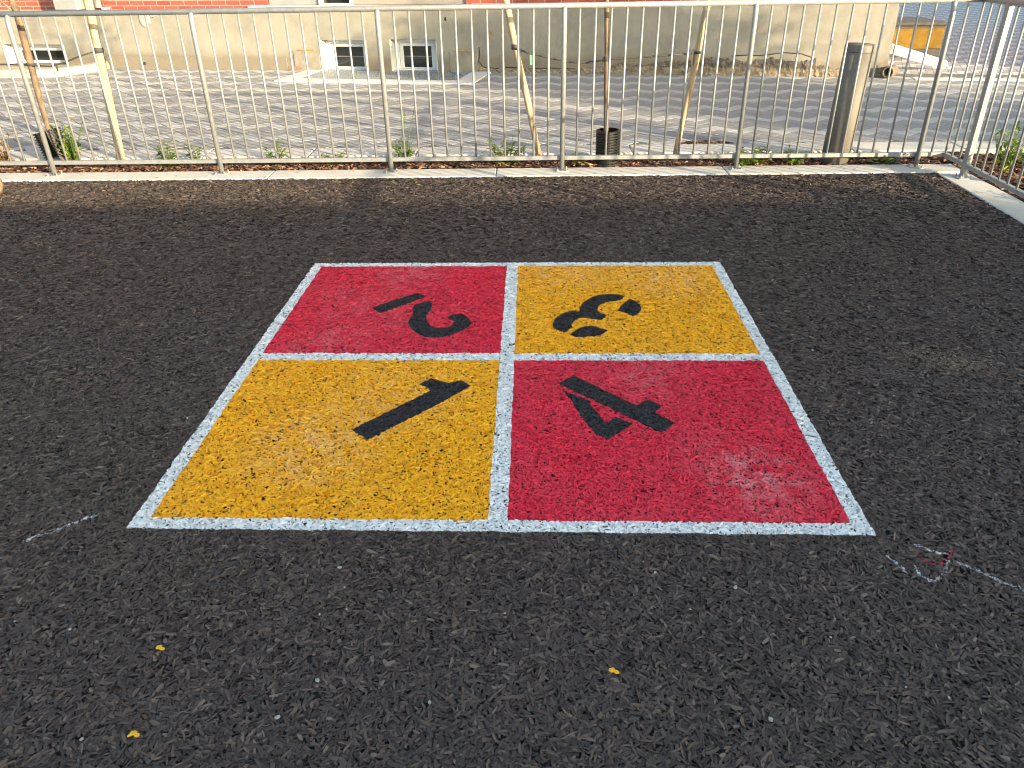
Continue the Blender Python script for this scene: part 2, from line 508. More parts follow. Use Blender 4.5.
CHALK = [gpts((25, 543), (58, 531), (98, 516)), gpts((915, 547), (939, 555), (952, 554)), gpts((887, 558), (896, 565), (906, 574)),
         gpts((915, 568), (919, 578), (933, 583), (944, 576), (947, 563)), gpts((948, 561), (975, 571), (999, 583), (1024, 592))]
REDCH = [gpts((915, 554), (924, 563), (935, 566), (946, 561), (953, 553))]
WHITE, SQ, BLK, CHK, RCH, DST = 1, {1: 2, 2: 3, 3: 4, 4: 5}, {1: 6, 2: 7, 3: 8, 4: 9}, 10, 11, 12
HS, LW = 1.25, 0.058


def region(x, y):
    wob = 0.0012 * np.sin(37 * x + 11 * y) + 0.0012 * np.sin(53 * y - 17 * x)
    reg = np.zeros(x.shape, np.int8)
    inside = (np.abs(x) < HS + wob) & (np.abs(y) < HS + wob)
    reg[inside] = WHITE
    inn = (np.abs(x) < HS - LW + wob) & (np.abs(y) < HS - LW + wob)
    xc = x + 0.004 + 0.0109 * y + wob
    yc = y - 0.002 + wob
    rt, lf, up, dn = xc > 0.034, xc < -0.034, yc > 0.036, yc < -0.036
    reg[inn & lf & dn] = SQ[1]; reg[inn & lf & up] = SQ[2]; reg[inn & rt & up] = SQ[3]; reg[inn & rt & dn] = SQ[4]
    for dgt, polys in DIG.items():
        for p in polys:
            reg[in_poly(x + wob * 0.5, y + wob * 0.5, p)] = BLK[dgt]
    bare = reg == 0
    grain = np.sin(x * 610 + np.sin(y * 430) * 2) * np.sin(y * 570 + np.sin(x * 390) * 2)
    for pl in CHALK: reg[bare & (polyline_dist(x, y, pl) < 0.0055) & (grain > 0.05)] = CHK
    for pl in REDCH: reg[bare & (polyline_dist(x, y, pl) < 0.007) & (grain > 0.1)] = RCH
    for (cx, cy, r, th) in ((2.02, -0.03, 0.17, -0.1), (2.62, 2.42, 0.2, 0.72), (-1.13, 1.55, 0.12, 0.8), (0.23, -1.95, 0.022, 0.1), (1.66, 1.15, 0.15, 0.86)):
        rr_ = np.hypot((x - cx) * 0.8 + (y - cy) * 0.5, (y - cy) * 1.1) / (1.35 * r)
        reg[bare & (rr_ < 1) & (grain > th + (1 - th) * rr_ ** 1.3)] = DST      # thins out towards its edge
    return reg


SIDE = 0.008                                   # the fence line turns slightly
def scatter(n_per, xr, yr, keep):
    n = int(n_per * (xr[1] - xr[0]) * (yr[1] - yr[0]))
    x = rng.uniform(*xr, n); y = rng.uniform(*yr, n)
    k = keep(x, y)
    return x[k], y[k]


def keep_rub(x, y):
    hw = 1.95 + (y + 2.7) * 0.62
    return (np.abs(x - 0.1) < hw) & (x < 3.44 + 0.01 * (y - 2)) & (y < 3.275 + SIDE * x)


x, y = scatter(17500, (-7, 3.6), (-2.7, 3.3), keep_rub)
thin = rng.uniform(0, 1, len(x)) > 0.42 * np.clip((y - 1.35) / 0.5, 0, 1)
x, y = x[thin], y[thin]
xc_, yc_ = rng.uniform(-1.29, 1.29, 95000), rng.uniform(-1.29, 1.29, 95000)     # finer shreds under the paint
x, y = np.concatenate([x, xc_]), np.concatenate([y, yc_])
z = 0.001 + 0.0085 * rng.beta(1.3, 1.2, len(x))
V = shred_set(np.stack([x, y, z], 1), 0.012, 0.054, 0.0046, 0.0135, 13)
grow = (0.92 + 0.24 * np.clip((y - 1.35) / 0.5, 0, 1)) * np.where((np.abs(x) < 1.29) & (np.abs(y) < 1.29), 0.75, 1.0)
ctr = np.stack([x, y, z], 1)[:, None, None, :]
V = ctr + (V - ctr) * grow[:, None, None, None]
V[..., 2] = np.maximum(V[..., 2], 0.0006)
V[:, :, :, 1] = np.minimum(V[:, :, :, 1], 3.282 + SIDE * V[:, :, :, 0])
rnd = rng.uniform(0, 1, len(x))
regv = region(V[..., 0].reshape(len(x), -1), V[..., 1].reshape(len(x), -1))
regc = region(x, y)
same = (regv == regc[:, None]).all(1)
nearmark = np.zeros(len(x), bool)
for pl in CHALK + REDCH: nearmark |= polyline_dist(x, y, pl) < 0.05
same &= ~nearmark
parts = {}
for rg in range(13):
    s = same & (regc == rg)
    parts[rg] = [V[s].reshape(-1, 3), (QUAD3[None] + 8 * np.arange(s.sum())[:, None, None]).reshape(-1, 4), np.repeat(rnd[s], 3)]
# shreds that straddle a paint edge: cut fine, each piece goes to the side it lies on
Vs, rs = V[~same], rnd[~same]
nu, nv = 9, 3
tu = np.linspace(0, 3, nu + 1); i0 = np.minimum(tu.astype(int), 2); fu = tu - i0
line = Vs[:, i0] * (1 - fu)[None, :, None, None] + Vs[:, i0 + 1] * fu[None, :, None, None]
tv = np.linspace(0, 1, nv + 1)
G = line[:, :, 0:1] * (1 - tv)[None, None, :, None] + line[:, :, 1:2] * tv[None, None, :, None]     # n,nu+1,nv+1,3
Q = np.stack([G[:, :-1, :-1], G[:, 1:, :-1], G[:, 1:, 1:], G[:, :-1, 1:]], 3).reshape(-1, 4, 3)
qr = np.repeat(rs, nu * nv)
qreg = region(Q[..., 0].mean(1), Q[..., 1].mean(1))
for rg in range(13):
    s = qreg == rg
    if not s.any(): continue
    v0, q0, r0 = parts[rg]
    qq = np.arange(s.sum() * 4).reshape(-1, 4) + len(v0)
    parts[rg] = [np.concatenate([v0, Q[s].reshape(-1, 3)]), np.concatenate([q0, qq]), np.concatenate([r0, qr[s]])]


def part_mesh(name, rgs, mats, parent=None):
    vs, qs, rs_, mi, o = [], [], [], [], 0
    for i, rg in enumerate(rgs):
        v0, q0, r0 = parts[rg]
        vs.append(v0); qs.append(q0 + o); rs_.append(r0); mi.append(np.full(len(q0), i)); o += len(v0)
    me = np_mesh(name, np.concatenate(vs), np.concatenate(qs), np.concatenate(rs_), np.concatenate(mi))
    return link_mesh(name, me, mats, parent)


# ---- setting: rubber play surface
MB().box(-45, 3.445, -30, 3.30, -0.10, 0.0).build('rubber_surface', m_rubbase)['kind'] = 'structure'
o = part_mesh('rubber_shreds', [0, DST], [m_rub, m_dust]); tag(o, kind='stuff')

# ---- the painted court
court = empty('painted_court')
tag(court, 'four-square court of two red and two yellow squares numbered 1 to 4 in black', 'painted court')
part_mesh('white_border', [WHITE], [m_wht], court)
for d, mt, lb in ((1, m_yel, 'yellow square with black numeral 1'), (2, m_red, 'red square with black numeral 2 lying on its side'),
                  (3, m_yel, 'yellow square with black numeral 3 lying on its side'), (4, m_red, 'red square with black numeral 4')):
    s = part_mesh('colour_square', [SQ[d]], [mt], court); s['label'] = lb
    nme = part_mesh('numeral', [BLK[d]], [m_blk], s); nme['label'] = 'black stencilled numeral %d' % d
t = tag(part_mesh('chalk_mark', [CHK], [m_chalk]), 'thin broken white chalk lines outside the near corners of the court', 'chalk mark')
t = tag(part_mesh('chalk_scribble', [RCH], [m_redchalk]), 'small red curved scribble beside the near right court corner', 'scribble')


# ---- pebbles and paint flakes
def lump(r, sx, sy, sz, seed):
    bm = bmesh.new()
    bmesh.ops.create_icosphere(bm, subdivisions=2, radius=r)
    rr = random.Random(seed)
    for v_ in bm.verts:
        f = rr.uniform(0.78, 1.15)
        v_.co = Vector((v_.co.x * sx * f, v_.co.y * sy * f, v_.co.z * sz * f))
    me = bpy.data.meshes.new('lump'); bm.to_mesh(me); bm.free()
    return me


peb = [lump(0.0075, 1.2, 0.9, 0.7, i) for i in range(4)]
for me in peb: me.materials.append(m_pebble)
for i, (px, py) in enumerate([(340, 570), (320, 617), (71, 632), (16, 624), (278, 720), (347, 612), (83, 742), (690, 612), (735, 590), (830, 640), (655, 575), (893, 398), (812, 352), (505, 616),
                              (430, 705), (905, 690), (770, 722), (243, 398), (188, 420), (345, 590), (318, 683), (948, 700)]):
    p = on_ground(px, py)
    o = link_mesh('pebble', peb[i % 4]); o.location = (p[0], p[1], 0.011); o.rotation_euler = (0, 0, i * 1.7)
    sc = (0.8, 0.5, 0.65, 0.4)[i % 4]; o.scale = (sc, sc, sc)
    tag(o, 'tiny pale pebble lying loose on the dark rubber', 'pebble', 'pale pebbles on the rubber')
for i, (px, py, lb) in enumerate([(160, 650, 'yellow paint flake on dark rubber below the near left court corner'), (135, 736, 'ragged yellow paint flake nearest the bottom left of the rubber'),
                                  (612, 673, 'yellow paint flakes on dark rubber below the centre of the court')]):
    p = on_ground(px, py)
    bm = bmesh.new()
    for dx, dy, r in ((0, 0, 0.009), (0.011, -0.006, 0.007), (-0.008, -0.007, 0.005))[:2 + (i == 1)]:
        q = bmesh.ops.create_icosphere(bm, subdivisions=1, radius=r)
        for v_ in q['verts']:
            v_.co = Vector((v_.co.x * 1.25 + dx, v_.co.y + dy, v_.co.z * 0.3)) * random.uniform(0.85, 1.1)
    me = bpy.data.meshes.new('paint_flake'); bm.to_mesh(me); bm.free()
    o = link_mesh('paint_flake', me, m_flake); o.location = (p[0], p[1], 0.012)
    tag(o, lb, 'paint flake', 'yellow paint flakes')

# ------------------------------------------------------------------ ground, curbs, bed
MB().quad((-400, -400, -0.11), (400, -400, -0.11), (400, 400, -0.11), (-400, 400, -0.11)).build('ground', m_ground)['kind'] = 'structure'


def strip(name, p0, p1, w_, z0, z1, mat, seg=1.0, bevel=0.008):
    """kerb stones in a row from p0 to p1, w_ wide to the left of the direction"""
    a, b = Vector((*p0, 0)), Vector((*p1, 0))
    d = b - a; n_ = max(1, round(d.length / seg)); ang = math.atan2(d.y, d.x); l = d.length / n_
    m = MB()
    for i in range(n_):
        jz = random.uniform(-0.0015, 0.0015)
        m.box(i * l + 0.002, (i + 1) * l - 0.002, 0, w_, z0, z1 + jz, bevel)
    o = m.build(name, mat); o.location = (a.x, a.y, 0); o.rotation_euler = (0, 0, ang)
    o['kind'] = 'structure'
    return o


strip('curb', (-12, 3.285 - 12 * SIDE), (3.70, 3.285 + 3.7 * SIDE), 0.265, -0.12, 0.014, m_curb, 2.0)
strip('curb', (3.705, -9.0), (3.705, 3.27), 0.262, -0.12, 0.013, m_curb, 2.0)
strip('back_curb', (-12, 3.93 - 12 * SIDE), (14, 3.93 + 14 * SIDE), 0.34, -0.12, 0.046, m_curb, 1.0, 0.012)
MB().box(-12, 14, 3.5, 4.1, -0.12, -0.018).build('planting_soil', m_soil)['kind'] = 'structure'
MB().box(3.72, 14, -9, 3.495, -0.12, -0.0175).build('planting_soil', m_soil)['kind'] = 'structure'


def keep_bed(x, y):
    rear = (y > 3.56 + SIDE * x) & (y < 3.925 + SIDE * x)
    side = (x > 3.715) & (y < 3.925 + SIDE * x) & (y > 0.3) & (x < 6.2)
    return (rear & (x < 3.75)) | side


x, y = scatter(4200, (-6.2, 6.2), (0.3, 4.0), keep_bed)
lumpy = 0.018 * np.sin(x * 9 + 2 * np.sin(y * 7)) * np.sin(y * 13 + x * 4)
z = -0.002 + lumpy * 0.8 + 0.026 * rng.uniform(0, 1, len(x))
Vb = shred_set(np.stack([x, y, z], 1), 0.018, 0.065, 0.008, 0.022, 22)
o = link_mesh('bark_mulch', shreds_mesh('bark_mulch', Vb, rng.uniform(0, 1, len(x))), m_bark); tag(o, kind='stuff')
n = 420
t_ = rng.uniform(-1, 1, n); q_ = rng.normal(0, 0.28, n).clip(-1, 1)
Vb = shred_set(np.stack([1.73 + t_ * 0.26, 4.31 + q_ * 0.07 * (1 - t_ ** 2) + 0.005, 0.045 + 0.035 * (1 - t_ ** 2) * (1 - np.abs(q_)) * rng.uniform(0, 1, n)], 1), 0.015, 0.04, 0.006, 0.014, 15)
o = link_mesh('mulch_drift', shreds_mesh('mulch_drift', Vb, rng.uniform(0.3, 1, n)), m_bark)
tag(o, kind='stuff')
n = 70
xs = rng.uniform(-5, 3.4, n); Vb = shred_set(np.stack([xs, 3.31 + 0.2 * rng.uniform(0, 1, n) + SIDE * xs, np.full(n, 0.018)], 1), 0.01, 0.03, 0.004, 0.010, 5)
tag(link_mesh('bark_crumbs', shreds_mesh('bark_crumbs', Vb, rng.uniform(0, 1, n)), m_bark), kind='stuff')


# ------------------------------------------------------------------ herringbone paving
def herringbone(name, Wd, ang, origin, poly, ztop, mat):
    ca, sa = math.cos(ang), math.sin(ang)
    poly = np.array(poly)
    span = int(max(np.ptp(poly[:, 0]), np.ptp(poly[:, 1])) * 1.5 / Wd) + 4
    vs, tones = [], []
    g = 0.003
    for r_ in range(-span, span):
        for q in range(-span // 2, span // 2):
            bx, by = r_ + 2 * q, r_ - 2 * q
            for (x0, x1, y0, y1) in ((0, 2, 0, 1), (2, 3, -1, 1)):
                cx, cy = (bx + (x0 + x1) / 2) * Wd, (by + (y0 + y1) / 2) * Wd
                X = origin[0] + cx * ca - cy * sa; Y = origin[1] + cx * sa + cy * ca
                if not (poly[:, 0].min() < X < poly[:, 0].max() and poly[:, 1].min() < Y < poly[:, 1].max()): continue
                vs.append((X, Y, (x1 - x0) * Wd / 2 - g, (y1 - y0) * Wd / 2 - g)); tones.append(r_ % 3)
    vs = np.array(vs); tones = np.array(tones)
    k_ = in_poly(vs[:, 0], vs[:, 1], poly)
    vs, tones = vs[k_], tones[k_]
    n_ = len(vs)
    corners = np.array([(-1, -1), (1, -1), (1, 1), (-1, 1)])
    allv = np.zeros((n_, 8, 3))
    dz = rng.normal(0, 0.0003, n_); tx = rng.normal(0, 0.001, n_); ty = rng.normal(0, 0.001, n_)
    for i, (a, b) in enumerate(corners):
        for lvl, (ins, zz) in enumerate(((0.0, -0.012), (0.001, 0.0))):
            lx = a * (vs[:, 2] - ins); ly = b * (vs[:, 3] - ins)
            allv[:, i + 4 * lvl, 0] = vs[:, 0] + lx * ca - ly * sa
            allv[:, i + 4 * lvl, 1] = vs[:, 1] + lx * sa + ly * ca
            allv[:, i + 4 * lvl, 2] = ztop + zz + dz + (lx * tx + ly * ty if lvl else 0)
    fq = np.array([[4, 5, 6, 7], [0, 1, 5, 4], [1, 2, 6, 5], [2, 3, 7, 6], [3, 0, 4, 7]])
    quads = (fq[None] + 8 * np.arange(n_)[:, None, None]).reshape(-1, 4)
    base = np.choose(tones, [0.84, 0.12, 0.34]) + rng.normal(0, 0.05, n_)
    return link_mesh(name, np_mesh(name, allv, quads, np.repeat(base.clip(0, 1), 5)), mat)


WO = Vector((4.95, 8.32, 0))                       # right-hand corner of the building
WA = math.atan2(0.164, -0.9865)
UV = Vector((math.cos(WA), math.sin(WA), 0)); NV = Vector((-UV.y, UV.x, 0))


def wl(u, v_, z=0.0): return WO + UV * u + NV * v_ + Vector((0, 0, z))


far0 = wl(-0.3, 0.25); far1 = wl(-9, 0.25)
herringbone('paving', 0.142, R(45 - 5), (0.2, 5.5), [(-10.5, 4.22), (11, 4.30), (11, 7.4), (5.2, 8.35), (5.1, 8.6), (-10.5, 11.2)], 0.040, m_paver)['kind'] = 'structure'
herringbone('far_paving', 0.10, R(45 + 24), (9, 14), [(5.0, 8.75), (11, 7.75), (19, 8), (24, 30), (5.2, 30)], 0.040, m_paver_far)['kind'] = 'structure'
MB().quad((-30, 4.1, 0.0362), (60, 4.3, 0.0362), (60, 60, 0.0362), (-30, 60, 0.0362)).build('paving_bed', m_joint)['kind'] = 'structure'
a = wl(-7.5, 0.22); b = wl(-0.35, 0.22)
strip('paving_border', (a.x, a.y), (b.x, b.y), -0.22, 0.0, 0.047, m_kerb, 0.9, 0.004)

# ------------------------------------------------------------------ fence
BAR_R = 0.0090
def ftop(): return 1.292
def fy(x_): return 3.4775 + SIDE * x_ * 0.92


bar_me = MB().tube([(0, 0, 0.118), (0, 0, 1.290)], BAR_R, 8).mesh('fence_bar'); bar_me.materials.append(m_steel)
cap = [(0, -0.028, 0.012), (0, -0.028, 1.17), (0, -0.026, 1.225), (0, -0.016, 1.268), (0, 0.004, 1.287)]
post_me = MB().tube(cap, 0.0205, 12).mesh('fence_post'); post_me.materials.append(m_steel)
m = MB().box(-0.055, 0.055, -0.085, 0.03, 0.0145, 0.0225, 0.002)
plate_me = m.mesh('base_plate'); plate_me.materials.append(m_plate)
m = MB().lathe([(0.009, 0.0), (0.009, 0.008), (0.005, 0.009), (0.005, 0.02)], 6, (0, 0, 0.022))
bolt_me = m.mesh('anchor_bolt'); bolt_me.materials.append(m_plate)


def add(me, name, parent, loc, rz=0.0):
    o_ = bpy.data.objects.new(name, me); COL.objects.link(o_); o_.parent = parent; o_.location = loc; o_.rotation_euler = (0, 0, rz)
    return o_


def bolts(po_, dy):
    for sx in (-0.038, 0.038):
        for sy in (-0.068, 0.012): add(bolt_me, 'anchor_bolt', po_, (sx, sy + dy, -0.001))


CX, CY = 3.578, 3.503
XS = [-5.61, -4.12, -2.63, -1.14, 0.34, 1.83, 3.35]
rear = empty('steel_fence', (0, 0, 0))
tag(rear, 'long galvanized steel bar fence running across the far edge of the rubber', 'fence')
flatrail = dict(n=10)
MB().tube([(-5.8, fy(-5.8), 1.292), (CX, CY, 1.292)], 0.0215, 12).build('top_rail', m_steel, rear)
br_ = MB().box(-5.8, CX, -0.0185, 0.0185, 0.100, 0.134, 0.003).build('bottom_rail', m_steel, rear)
br_.location = (0, fy(0), 0); br_.rotation_euler = (0, 0, math.atan2(CY - fy(0), CX))
for i, xp in enumerate(XS):
    po = add(post_me, 'post', rear, (xp, fy(xp), 0))
    add(plate_me, 'base_plate', po, (0, 0, 0)); bolts(po, 0)
    nxt = XS[i + 1] if i + 1 < len(XS) else None
    if nxt is None:
        add(bar_me, 'bar', rear, (3.468, fy(3.468), 0))
    else:
        for j in range(1, 12):
            xb = xp + (nxt - xp) * j / 12 + random.uniform(-0.003, 0.003)
            add(bar_me, 'bar', rear, (xb, fy(xb), 0))
side = empty('steel_fence', (CX, CY, 0))
tag(side, 'shorter galvanized steel bar fence at right angles beside the white curb on the right', 'fence')
MB().tube([(0, 0, 1.292), (0.03, -6.2, 1.292)], 0.0215, 12).build('top_rail', m_steel, side)
o = MB().box(-0.0185, 0.0185, -6.2, -0.02, 0.099, 0.133, 0.003).build('bottom_rail', m_steel, side)
add(bar_me, 'bar', side, (0.0, -0.012, 0))
m = MB().box(-0.022, 0.022, -0.030, 0.030, 0.012, 1.285, 0.004); fp_me = m.mesh('flat_post'); fp_me.materials.append(m_steel)
for q in range(5):
    yp = -0.38 - 1.49 * q
    po = add(fp_me, 'post', side, (0.003, yp, 0))
    add(plate_me, 'base_plate', po, (0, 0.027, -0.001)); bolts(po, 0.027)
    for j in range(1, 12):
        if yp - j * 0.1245 > -6.1: add(bar_me, 'bar', side, (0.001, yp - j * 0.1245, 0))
for yb in (-0.13, -0.255): add(bar_me, 'bar', side, (0.0, yb, 0))

# ------------------------------------------------------------------ bollard
bo = empty('bollard', (2.742, 3.70, 0))
bo.rotation_euler = (0, R(1.9), 0)
tag(bo, 'thick dark bronze-grey cylindrical bollard standing behind the fence near its right end', 'bollard')
MB().lathe([(0.117, -0.10), (0.117, 0.905)], 40).build('shaft', m_bollard, bo)
MB().lathe([(0.1175, 0.909), (0.1175, 0.957), (0.113, 0.964), (0.0, 0.966)], 40, cap=False).build('cap', m_bollard, bo)

# ------------------------------------------------------------------ brick building
bl = empty('brick_building', WO, WA)
tag(bl, 'red brick building with a stained beige rendered plinth and basement windows behind the fence', 'building')
PZ, PTOP, BT = 0.0, 0.925, 7.5


def wall_holes(u0, u1, z0, z1, holes, vf, vb):
    us = sorted({u0, u1, *[h[0] for h in holes], *[h[1] for h in holes]})
    zs = sorted({z0, z1, *[h[2] for h in holes], *[h[3] for h in holes]})
    m_ = MB()
    for a_, b_ in zip(us[:-1], us[1:]):
        for c_, d_ in zip(zs[:-1], zs[1:]):
            cu, cz = (a_ + b_) / 2, (c_ + d_) / 2
            if any(h[0] < cu < h[1] and h[2] < cz < h[3] for h in holes): continue
            m_.quad((a_, vf, c_), (b_, vf, c_), (b_, vf, d_), (a_, vf, d_))
    for h in holes:
        a_, b_, c_, d_ = h
        m_.quad((a_, vf, c_), (a_, vb, c_), (a_, vb, d_), (a_, vf, d_)); m_.quad((b_, vf, c_), (b_, vb, c_), (b_, vb, d_), (b_, vf, d_))
        m_.quad((a_, vf, d_), (b_, vf, d_), (b_, vb, d_), (a_, vb, d_)); m_.quad((a_, vf, c_), (b_, vf, c_), (b_, vb, c_), (a_, vb, c_))
    m_.quad((u0, vf, z0), (u0, -9, z0), (u0, -9, z1), (u0, vf, z1)); m_.quad((u1, vf, z0), (u1, -9, z0), (u1, -9, z1), (u1, vf, z1))
    m_.quad((u0, -9, z0), (u1, -9, z0), (u1, -9, z1), (u0, -9, z1))
    m_.quad((u0, vf, z1), (u1, vf, z1), (u1, -9, z1), (u0, -9, z1))
    bmesh.ops.remove_doubles(m_.bm, verts=m_.bm.verts[:], dist=1e-5)
    return m_


H1, H2, H0 = (7.58, 8.34, 0.035, 0.485), (6.46, 7.21, 0.035, 0.50), (12.93, 14.12, 0.085, 0.40)
wall_holes(0, 24, -0.1, PTOP, [H1, H2, H0], 0.0, -0.24).build('plinth_wall', m_render, bl)
BIG = (5.98, 9.14, 0.972, 2.9)
ups = [BIG] + [(u_, u_ + 1.4, 1.6, 3.2) for u_ in (1.4, 3.6, 10.2, 15, 18, 21)] + [(u_, u_ + 1.4, 4.6, 6.3) for u_ in (1.4, 4.2, 7, 10.2, 15, 18, 21)]
wall_holes(0.01, 24, PTOP, BT, ups, -0.015, -0.16).build('brick_wall', m_brick, bl)
MB().box(-0.3, 24.3, -9.3, 0.35, BT, BT + 0.25, 0.02).build('roof', m_conc, bl)
MB().box(0.012, 5.895, -0.1, -0.001, 0.9255, 0.992).build('plinth_band', m_render, bl)
MB().box(5.9, 9.45, -0.13, 0.045, 0.933, 0.970, 0.004).build('stone_sill', m_sill, bl)


def bwin(h, muntin=True):
    a_, b_, c_, d_ = h
    vb = -0.19
    m_ = MB()
    for p_, q_ in ((a_ - 0.001, a_ + 0.012), (b_ - 0.012, b_ + 0.001)):
        MB().box(p_, q_, -0.185, -0.002, c_ - 0.001, d_ + 0.001).build('window_reveal', m_reveal, bl)
    w1, w2 = 0.075, 0.055
    m_ = MB()
    A, B, C, D = a_ + 0.012, b_ - 0.012, c_ + 0.002, d_ - 0.006
    m_.box(A, A + w1, vb - 0.05, vb + 0.015, C, D, 0.004).box(B - w1, B, vb - 0.05, vb + 0.015, C, D, 0.004).box(A + w1, B - w1, vb - 0.05, vb + 0.013, D - 0.055, D, 0.004).box(A + w1, B - w1, vb - 0.05, vb + 0.013, C, C + 0.02, 0.003)
    win = m_.build('window_frame', m_white, bl)
    m_ = MB()
    A, B, C, D = A + w1 + 0.003, B - w1 - 0.003, C + 0.022, D - 0.058
    m_.box(A, A + w2, vb - 0.04, vb + 0.002, C, D, 0.006).box(B - w2, B, vb - 0.04, vb + 0.002, C, D, 0.006).box(A + w2, B - w2, vb - 0.04, vb, D - 0.05, D, 0.005).box(A + w2, B - w2, vb - 0.04, vb, C, C + 0.02, 0.004)
    m_.build('sash', m_white, win)
    A, B, C, D = A + w2, B - w2, C + 0.02, D - 0.05
    MB().box(A, B, vb - 0.035, vb - 0.03, C, D).build('pane', m_glass, win)
    if muntin:
        zm = C + (D - C) * 0.52
        MB().box(A, B, vb - 0.028, vb - 0.022, zm - 0.004, zm + 0.004).build('inner_bar', m_grey, win)
    return win


for h in (H1, H2, H0): bwin(h, h is not H0)
for h in ups[1:]:
    a_, b_, c_, d_ = h
    m_ = MB().box(a_, a_ + .09, -0.15, -0.09, c_, d_).box(b_ - .09, b_, -0.15, -0.09, c_, d_).box(a_ + .09, b_ - .09, -0.15, -0.092, d_ - .09, d_).box(a_ + .09, b_ - .09, -0.15, -0.092, c_, c_ + .09).box((a_ + b_) / 2 - .04, (a_ + b_) / 2 + .04, -0.15, -0.094, c_ + .09, d_ - .09)
    wf = m_.build('window_frame', m_white, bl)
    MB().box(a_ + .09, b_ - .09, -0.14, -0.13, c_ + .09, d_ - .09).build('pane', m_glass, wf)
# the grey glazed front above the plinth
MB().box(8.30, 9.13, -0.15, -0.05, 0.974, 2.9, 0.004).build('grey_panel', m_grey, bl)
MB().box(5.99, 7.75, -0.15, -0.05, 0.974, 2.9, 0.004).build('taupe_panel', m_taupe, bl)
dw = MB().box(7.75, 7.80, -0.15, -0.02, 0.974, 2.9, 0.004).box(8.25, 8.30, -0.15, -0.02, 0.974, 2.9, 0.004).box(7.80, 8.25, -0.15, -0.022, 0.974, 0.995).box(7.80, 8.25, -0.15, -0.022, 2.84, 2.9).build('window_frame', m_sill, bl)
MB().box(7.80, 8.25, -0.13, -0.12, 0.995, 2.84).build('pane', m_glass, dw)
MB().box(12.26, 12.67, -0.02, 0.29, 0.935, 3.2, 0.01).build('grey_pier', m_grey, bl)
MB().tube([(12.05, 0.06, 0.955), (12.05, 0.06, 7.4)], 0.055, 12).box(11.94, 12.16, -0.02, 0.13, 1.3, 1.33).build('downpipe', m_sill, bl)
MB().box(11.90, 11.97, -0.01, 0.10, 0.93, 0.96).build('sill_stub', m_sill, bl)


def blob(cu, cz, ru, rz, seed, v0=0.004, th=0.01, n_=18):
    rr = random.Random(seed)
    m_ = MB()
    ring = [(cu + ru * math.cos(6.2832 * i / n_) * rr.uniform(.75, 1.1), cz + rz * math.sin(6.2832 * i / n_) * rr.uniform(.75, 1.1)) for i in range(n_)]
    f_ = [m_.bm.verts.new((a_, v0 + th, c_)) for a_, c_ in ring]
    b_ = [m_.bm.verts.new((cu + (a_ - cu) * 1.08, -0.003, cz + (c_ - cz) * 1.08)) for a_, c_ in ring]
    m_.bm.faces.new(f_)
    for i in range(n_): m_.bm.faces.new((f_[i], f_[(i + 1) % n_], b_[(i + 1) % n_], b_[i]))
    return m_


blob(11.31, 0.785, 0.10, 0.11, 3).build('cement_patch', m_cement, bl)
blob(11.14, 0.86, 0.07, 0.05, 5).build('cement_patch', m_cement, bl)
MB().tube([(10.7, 0.015, 0.905), (11.1, 0.03, 0.885), (11.2, 0.02, 0.86)], 0.012, 6).build('cable_stub', m_clay, bl)
blob(11.49, 0.12, 0.035, 0.03, 9).build('rubble_chip', m_dark, bl)
blob(5.62, 0.60, 0.035, 0.035, 8, 0.002, 0.004).build('hole_plug', m_clay, bl)
blob(6.30, 0.78, 0.018, 0.03, 12, 0.002, 0.004).build('hole_plug', m_dark, bl)
for cu, cz in ((8.62, 0.19), (6.06, 0.19)):
    pt = MB().box(cu - 0.24, cu + 0.2, -0.02, 0.009, 0.03, 0.33, 0.004).build('mortar_block', m_conc, bl)
    MB().box(cu - 0.16, cu + 0.12, -0.02, 0.012, 0.332, 0.350, 0.004).build('foam_strip', m_foam, pt)
blob(8.83, 0.07, 0.13, 0.035, 22, 0.004, 0.012).build('plaster_patch', m_clay, bl)
# broken plaster along the foot: irregular strip of old rubble
m_ = MB()
top = lambda u_: (0.10 if u_ > 4.4 else 0.12 + (4.4 - u_) * 0.075 if u_ > 2.6 else 0.27 if u_ > 0.94 else 0.17) + 0.0
N_, K_ = 150, 5
rr = random.Random(4)
grid = []
for i in range(N_ + 1):
    u_ = 0.03 + (5.80 - 0.03) * i / N_
    h_ = top(u_) + rr.uniform(-0.02, 0.02) + 0.02 * math.sin(u_ * 9)
    colv = []
    for j in range(K_ + 1):
        t1 = j / K_
        vv = -0.004 if j == K_ else 0.006 + rr.uniform(0, 0.018)
        colv.append(m_.bm.verts.new((u_ + rr.uniform(-.006, .006), vv, 0.0 + h_ * t1)))
    grid.append(colv)
for i in range(N_):
    for j in range(K_):
        m_.bm.faces.new((grid[i][j], grid[i + 1][j], grid[i + 1][j + 1], grid[i][j + 1]))
m_.build('rubble_footing', m_rub_stone, bl)
MB().box(8.95, 12.2, -0.05, 0.012, 0.0, 0.232, 0.004).build('base_course', m_render, bl)
for seg in ([(5.80, .40), (5.79, .3), (5.81, .2), (5.74, .12), (5.5, .10)], [(2.1, .30), (1.9, .315), (1.7, .31), (1.4, .35), (1.15, .335), (0.95, .27)], [(5.4, .12), (5.0, .105), (4.7, .115), (4.4, .11)]):
    MB().tube([(a_, 0.0, c_) for a_, c_ in seg], 0.007, 5).build('crack', m_dark, bl)

